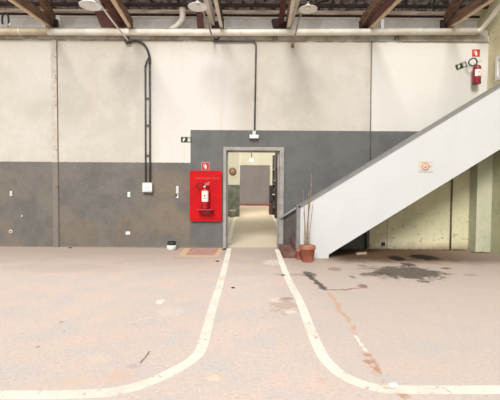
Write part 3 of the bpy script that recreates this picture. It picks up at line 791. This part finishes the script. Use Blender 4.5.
# ------------------------------------------------------------------ potted plants
def pot(label, cpx, base_py, r_top_px, h_px, stems):
    o = F(cpx, base_py-1.0); k = o.y/FPX; r = r_top_px*k; h = h_px*k
    t = thing('potted_plant', label, 'potted plant', o, None)
    p_ = obj('pot', lathe(BM(), [(0, 0), (r*.68, 0), (r*.72, .01), (r*.90, h*.78), (r*.98, h*.79), (r, h*.82), (r, h*.97), (r*.97, h), (r*.88, h), (r*.85, h*.9), (0, h*.9)], o, seg=36), 'terracotta', t)
    bm = BM(); lathe(bm, [(r*.86, h*.90), (r*.7, h*.955), (r*.4, h*.98), (0, h*1.0)], o, seg=24)
    for v in bm.verts: v.co.z += random.uniform(-.006, .006)
    obj('soil', bm, 'soil', t)
    for pts, rr in stems:
        P_ = [o+Vector((0,0,h*.92))+Vector((pts[0], 0, 0))]+[P(a, b, o.y+yo) for a, b, yo in pts[1]]
        obj('stem', tube(BM(), smooth_path(P_, 6), rr, 8, rr*.45), 'stem', t)
    return t
pot('terracotta pot with tall dry bare stems beside the stair end post', 307.6, 262.4, 7.9, 16.2,
    [((-.02, [(307.5,225,.02), (309.5,205,.0), (311,190,-.02), (311.4,174,.0)]), .014),
     ((.0, [(308,235,-.02), (308.3,215,.02), (308.6,192,.03)]), .012),
     ((-.04, [(305.2,230,.0), (304,205,.03), (303,190,.0)]), .010),
     ((.03, [(309.5,235,.0), (312.0,213,.0), (312.8,204,.0)]), .008),
     ((-.05, [(304.2,240,-.02), (304.6,225,.0), (303.6,212,.0)]), .008)])
pot('smaller terracotta pot half hidden behind the potted stems at the stair end post', 299.2, 260.4, 3.5, 10.0, [((.0, [(299.0,243,.0), (299.2,237,.0)]), .006)])

# ------------------------------------------------------------------ floor markings
def ribbon(pts, w):
    c = smooth_path([F(*p) for p in pts], 5); bm = BM(); prev = None
    for i, p in enumerate(c):
        d = (c[min(i+1, len(c)-1)]-c[max(i-1, 0)]); n = Vector((-d.y, d.x, 0)).normalized()*(w/2)
        cur = [bm.verts.new(p+n+Vector((0,0,z))) for z in (.0004, .003)]+[bm.verts.new(p-n+Vector((0,0,z))) for z in (.003, .0004)]
        if prev:
            for a, b in ((0,1), (1,2), (2,3), (3,0)): bm.faces.new((prev[a], prev[b], cur[b], cur[a]))
        else: bm.faces.new(cur)
        prev = cur
    bm.faces.new(prev[::-1]); return bm
L1 = [(229.2,248.6),(222.5,276),(212.8,308),(208.3,325),(204,341),(199.5,352.5),(191.5,360.5),(181,367),(161.6,377),(142,384.8),(122,390),(100,393.3),(50,394.8),(0,395),(-120,395.5)]
L2 = [(277,249.2),(280.8,260),(289,281),(299.2,300),(310,328),(319.5,350),(326.5,361),(340,373.8),(358.4,382.8),(375,387.4),(392,389.4),(437,389.8),(500,389.8),(640,390)]
tag(obj('floor_line', ribbon(L1, .098), 'line'), 'white painted floor line curving off to the left from the doorway', 'floor line')
tag(obj('floor_line', ribbon(L2, .098), 'line'), 'white painted floor line curving off to the right from the doorway', 'floor line')
# red square with ochre border in front of the board
q = [F(184.5, 248.2), F(223, 248.4), F(218.5, 257.0), F(177.5, 256.6)]
def quad(bm, p, z0, z1):
    a = [bm.verts.new((v.x, v.y, z0)) for v in p]; b = [bm.verts.new((v.x, v.y, z1)) for v in p]
    bm.faces.new(a[::-1]); bm.faces.new(b)
    for k in range(4): bm.faces.new((a[k], a[(k+1) % 4], b[(k+1) % 4], b[k]))
for v in q: v.y = min(v.y, WY-.02)
t = thing('floor_square', 'faded red rectangle with ochre border painted on the floor under the red board', 'floor marking', (q[0]+q[2])/2)
bm = BM(); quad(bm, q, .0004, .0018); obj('red_field', bm, 'mark_red', t)
bm = BM()
zq = 0.0
def strip(a, b, w):
    d = (b-a).normalized(); n = Vector((-d.y, d.x, 0))*w; global zq; zq += .0003; quad(bm, [a, b, b-n, a-n], .0006, .0024+zq)
strip(q[3], q[2], -.13); strip(q[0], q[3], -.13); strip(q[2], q[1], -.09)
obj('ochre_border', bm, 'mark_ochre', t)

# ------------------------------------------------------------------ small things on the floor
o = F(171.6, 249.9); k = o.y/FPX
t = thing('floor_bowl', 'small white bowl with black lid on the floor against the grey wall', 'bowl', o)
R_ = 4.7*k
obj('bowl', lathe(BM(), [(0, 0), (R_*.8, 0), (R_*.98, .02), (R_, .07), (R_*.96, .105), (0, .108)], o), 'white_plastic', t)
obj('lid', lathe(BM(), [(R_*.9, .109), (R_*.92, .12), (R_*.9, .165), (R_*.84, .175), (R_*.62, .15), (0, .145)], o), 'black', t)
bm = BM(); a = F(356.5, 254.6); b = F(366, 254.0)
bar(bm, a+Vector((0,0,.02)), b+Vector((0,0,.02)), .05, .038, bev=.005)
tag(obj('wood_offcut', bm, 'wood_stick'), 'short pale wood offcut lying on the earth under the stair', 'offcut')
bm = BM(); o = F(398, 389); random.seed(11)
def rock(bm, c, r):
    s = bmesh.ops.create_icosphere(bm, subdivisions=2, radius=r)
    for v in s['verts']:
        v.co = Vector((v.co.x*1.2, v.co.y, v.co.z*.35))*(1+random.uniform(-.2,.2)) + c + Vector((0,0,r*.2))
for i in range(3): pass
rock(bm, F(393.5, 385.5), .03)
tag(obj('plaster_chip', bm, 'sign_white'), 'white plaster chip lying on the right white floor line', 'chip')
bm = BM(); rock(bm, F(224.3, 249.6), .045)
tag(obj('rubble', bm, 'wood_dark'), 'small dark lump on the floor at the left foot of the door frame', 'rubble')
for i, (px, py, r, lab) in enumerate(((217.5,261.4,.03,'dark pebble on the floor just below the faded red rectangle'), (233,288,.022,'small dark pebble between the two white floor lines'),
        (70.2,248,.03,'small dark pebble at the wall foot right of the cover strip'), (283.5,275.4,.025,'dark pebble beside the right white floor line'))):
    bm = BM(); rock(bm, F(px, py), r); tag(obj('pebble', bm, 'wood_dark'), lab, 'pebble')
bm = BM(); p0 = F(140, 363.5); p1 = F(149, 352)
tube(bm, smooth_path([p0+Vector((0,0,.006)), (p0+p1)/2+Vector((.01,0,.012)), p1+Vector((0,0,.006))], 5), .0035, 6)
tag(obj('twig', bm, 'stem'), 'thin dark twig on the floor inside the left white curve', 'twig')
# rubble strip at the foot of the cream wall
bm = BM(); random.seed(21)
for i in range(170):
    px = random.uniform(338, 480); q = F(px, 251); q.y = WY-random.uniform(.03, .13) - (.26 if px > 466 else 0)
    rock(bm, Vector((min(q.x, SX-.06), q.y, 0)), random.uniform(.012, .035))
o = tag(obj('loose_rubble', bm, 'earth'), 'loose crumbled earth along the foot of the wall under the stair', 'rubble'); o['kind'] = 'stuff'

# window on the side wall
a = P(497, 80, 0.1)
def SXp(px, py):
    d = ray(px, py); return CAM + d*(SX/d.x)
y_, z0_, z1_ = SXp(496.6, 70).y, SXp(496.6, 81).z, SXp(496.6, 57.5).z
win = bpy.data.objects.new('window_1', None); C.objects.link(win); win.location = (SX, y_-.6, z0_); win['kind'] = 'structure'
bm = BM(); box(bm, (SX-.03, y_-.07, z0_), (SX, y_, z1_), .004); box(bm, (SX-.03, y_-1.2, z0_), (SX, y_-1.13, z1_), .004)
box(bm, (SX-.03, y_-1.13, z0_), (SX, y_-.07, z0_+.07), .004); box(bm, (SX-.03, y_-1.13, z1_-.07), (SX, y_-.07, z1_), .004)
struct('window_frame', bm, 'white_metal', win)
struct('window_pane', box(BM(), (SX-.012, y_-1.13, z0_+.07), (SX-.004, y_-.07, z1_-.07)), 'wireglass', win)

# ------------------------------------------------------------------ room beyond the doorway
YB2 = BACK_Y
gx0 = P(240, 190, YB2).x; gx1 = P(269.6, 190, YB2).x; gz = P(255, 165.2, YB2).z
struct('wall_far', box(BM(), (-4, YB2, 0), (4, YB2+.2, 4.4)), 'cream_wall')
struct('trim_4', box(BM(), (gx0-.8, YB2-.06, .0), (gx1, YB2-.001, gz), .006), 'lav_grey')
struct('trim_5', box(BM(), (gx0-.3, YB2-.09, 0.0), (gx1+.1, YB2-.061, .11), .004), 'red_band')
YPt = F(233, 216.5).y
xq = P(239.6, 190, YPt).x
struct('wall_partition', box(BM(), (-4, YPt, 0), (xq, YPt+.3, 4.2)), 'cream_wall')
struct('trim_6', box(BM(), (-4, YPt-.012, 0), (xq+.006, YPt-.001, P(233, 184.8, YPt).z)), 'dark_green')
struct('wall_back_left', box(BM(), (-4.2, WY+WT, 0), (-4, YB2+.2, 4.2)), 'cream_wall')
struct('wall_back_right', box(BM(), (2.3, WY+WT, 0), (2.5, YB2, 4.2)), 'cream_wall')
c = P(232.6, 171.2, YPt-.03); k = YPt/FPX
t = thing('wall_clock', 'round brown wall clock seen through the doorway on the cream wall', 'clock', (c.x, YPt-.03, c.z-3.6*k))
obj('clock_rim', lathe(BM(), [(2.0*k, -.02), (2.2*k, -.035), (3.4*k, -.03), (3.7*k, 0), (3.6*k, .03), (0, .03)], c, (0,1,0), 32), 'clock_rim', t)
obj('clock_face', lathe(BM(), [(0, -.02), (2.1*k, -.018), (2.1*k, 0)], c, (0,1,0), 28), 'clock_face', t)
bm = BM(); bar(bm, c+Vector((0,-.024,0)), c+Vector((.03,-.024,.05)), .006, .012, (0,1,0)); bar(bm, c+Vector((0,-.024,0)), c+Vector((-.035,-.024,.01)), .006, .012, (0,1,0)); obj('clock_hand', bm, 'black', t)
o = P(232.4, 212, YPt-.25); o = Vector((o.x, YPt-.25, 0)); k = o.y/FPX
t = thing('floor_pail', 'small grey pail on the floor beyond the doorway below the clock', 'pail', o)
obj('pail_body', lathe(BM(), [(0, 0), (2.6*k, 0), (3.3*k, .26), (3.4*k, .28), (3.1*k, .28), (2.9*k, .24), (0, .2)], o), 'pail', t)
obj('pail_rim', lathe(BM(), [(3.3*k, .265), (3.55*k, .265), (3.55*k, .29), (3.2*k, .29)], o), 'white_plastic', t)
# white lines on the floor beyond
tag(obj('floor_line', ribbon([(239.6,206.8),(236,215.5),(232,228),(228.6,243)], .10), 'line'), 'left white floor line seen beyond the doorway', 'floor line')
tag(obj('floor_line', ribbon([(268.8,207.2),(271.5,212.5),(276,222),(279,231)], .10), 'line'), 'right white floor line seen beyond the doorway', 'floor line')
# hanging lamp in the far room
yl = 15.5; c = P(251.6, 160.5, yl)
t = thing('hanging_lamp', 'small white lamp on a cord seen at the top of the doorway', 'lamp', c)
obj('lamp_shade', lathe(BM(), [(.015, .12), (.03, .11), (.08, .02), (.085, 0), (.08, .005), (.03, .09), (0, .1)], c), 'white_metal', t)
obj('cord', tube(BM(), [c+Vector((0,0,.12)), (c.x, c.y, 4.0)], .016, 8), 'conduit', t)
obj('bulb', lathe(BM(), [(0,-.01), (.035,.01), (.04,.04), (.02,.09), (0,.095)], c), 'glass', t)
struct('trim_7', box(BM(), (-4, yl-.08, 4.0), (2.3, yl+.08, 4.2)), 'wood_light')
# rack with dark goods
Yr = 14.2
rx0 = P(274.8, 200, Yr).x; rzt = P(277, 152.6, Yr).z
t = thing('storage_rack', 'tall dark slotted steel rack at the right of the room beyond the doorway', 'rack', (rx0+.3, Yr+.5, 0))
def post(x, y):
    bm = BM(); box(bm, (x, y, 0), (x+.10, y+.006, rzt)); box(bm, (x, y, 0), (x+.006, y+.06, rzt)); 
    z = .1
    while z < rzt-.05:
        box(bm, (x+.02, y-.006, z), (x+.075, y, z+.05)); z += .11
    obj('post', bm, 'rack', t)
for x in (rx0, rx0+.6):
    for y in (Yr, Yr+1.4): post(x, y)
for z in (.35, .87, 1.3, 1.9): obj('shelf', box(BM(), (rx0, Yr, z), (rx0+.65, Yr+1.45, z+.03)), 'rack', t)
def bag(c, s, lab, mat='bag', name='bag', cat='bag'):
    bm = BM(); r = bmesh.ops.create_icosphere(bm, subdivisions=3, radius=1)
    for v in bm.verts:
        n = v.co.copy(); w = 1+.12*math.sin(5*n.x+c[0])*math.cos(4*n.z)+.06*math.sin(9*n.y)
        v.co = Vector((c[0]+n.x*s[0]*w, c[1]+n.y*s[1]*w, c[2]+max(n.z, -.8)*s[2]*w))
    for f in bm.faces: f.smooth = True
    tag(obj(name, bm, mat), lab, cat)
bag((rx0+.2, Yr+.3, .38+.16), (.22,.25,.20), 'black sack on the lowest shelf of the dark rack')
bag((rx0+.2, Yr+.3, 0.90+.15), (.22,.25,.19), 'black sack on the second shelf of the dark rack')
bag((rx0+.18, Yr+.28, 1.33+.1), (.20,.22,.12), 'flat black sack on the third shelf of the dark rack')
bm = BM(); x1 = P(269.6, 190, 15.7).x
t = thing('goods_stack', 'dark covered stack of goods left of the rack beyond the doorway', 'stack', (x1+.15, 15.95, 0))
obj('cover', box(BM(), (x1, 15.7, .5), (x1+.33, 16.2, P(270, 185.2, 15.7).z), .03), 'bag', t)
obj('crate', box(BM(), (x1, 15.69, .0), (x1+.33, 16.22, .5), .02), 'crate', t)
bm = BM(); q0 = P(272.6, 194.4, Yr+.03); tube(bm, [(q0.x, Yr+.03, .925), (q0.x+.36, Yr+.03, .925)], .022, 10)  # rod added to stand for white highlights on the black goods
tag(obj('highlight_rod', bm, 'white_plastic'), 'white highlight rod lying across the front of the second shelf of the dark rack', 'rod')

# ------------------------------------------------------------------ light
w = bpy.data.worlds.new('World'); S.world = w; w.use_nodes = True
bg = w.node_tree.nodes['Background']; bg.inputs[0].default_value = (1.0, .985, .965, 1); bg.inputs[1].default_value = .72
sd = bpy.data.lights.new('sun', 'SUN'); sd.energy = 2.95; sd.angle = math.radians(22); sd.color = (1, .975, .94)
so = bpy.data.objects.new('sun', sd); C.objects.link(so)
so.rotation_euler = Vector((.14, .72, -.66)).to_track_quat('-Z', 'Y').to_euler(); so.location = (0, -6, 8)
pl = bpy.data.lights.new('back_room_light', 'POINT'); pl.energy = 90; pl.color = (1, .93, .78); pl.shadow_soft_size = .1
po = bpy.data.objects.new('back_room_light', pl); C.objects.link(po); po.location = P(251.6, 160.5, 15.5)+Vector((0,0,-.15))

S.view_settings.view_transform = 'Standard'; S.view_settings.look = 'None'
S.view_settings.gamma = 1; S.view_settings.use_curve_mapping = False
S.view_settings.exposure = 0.10
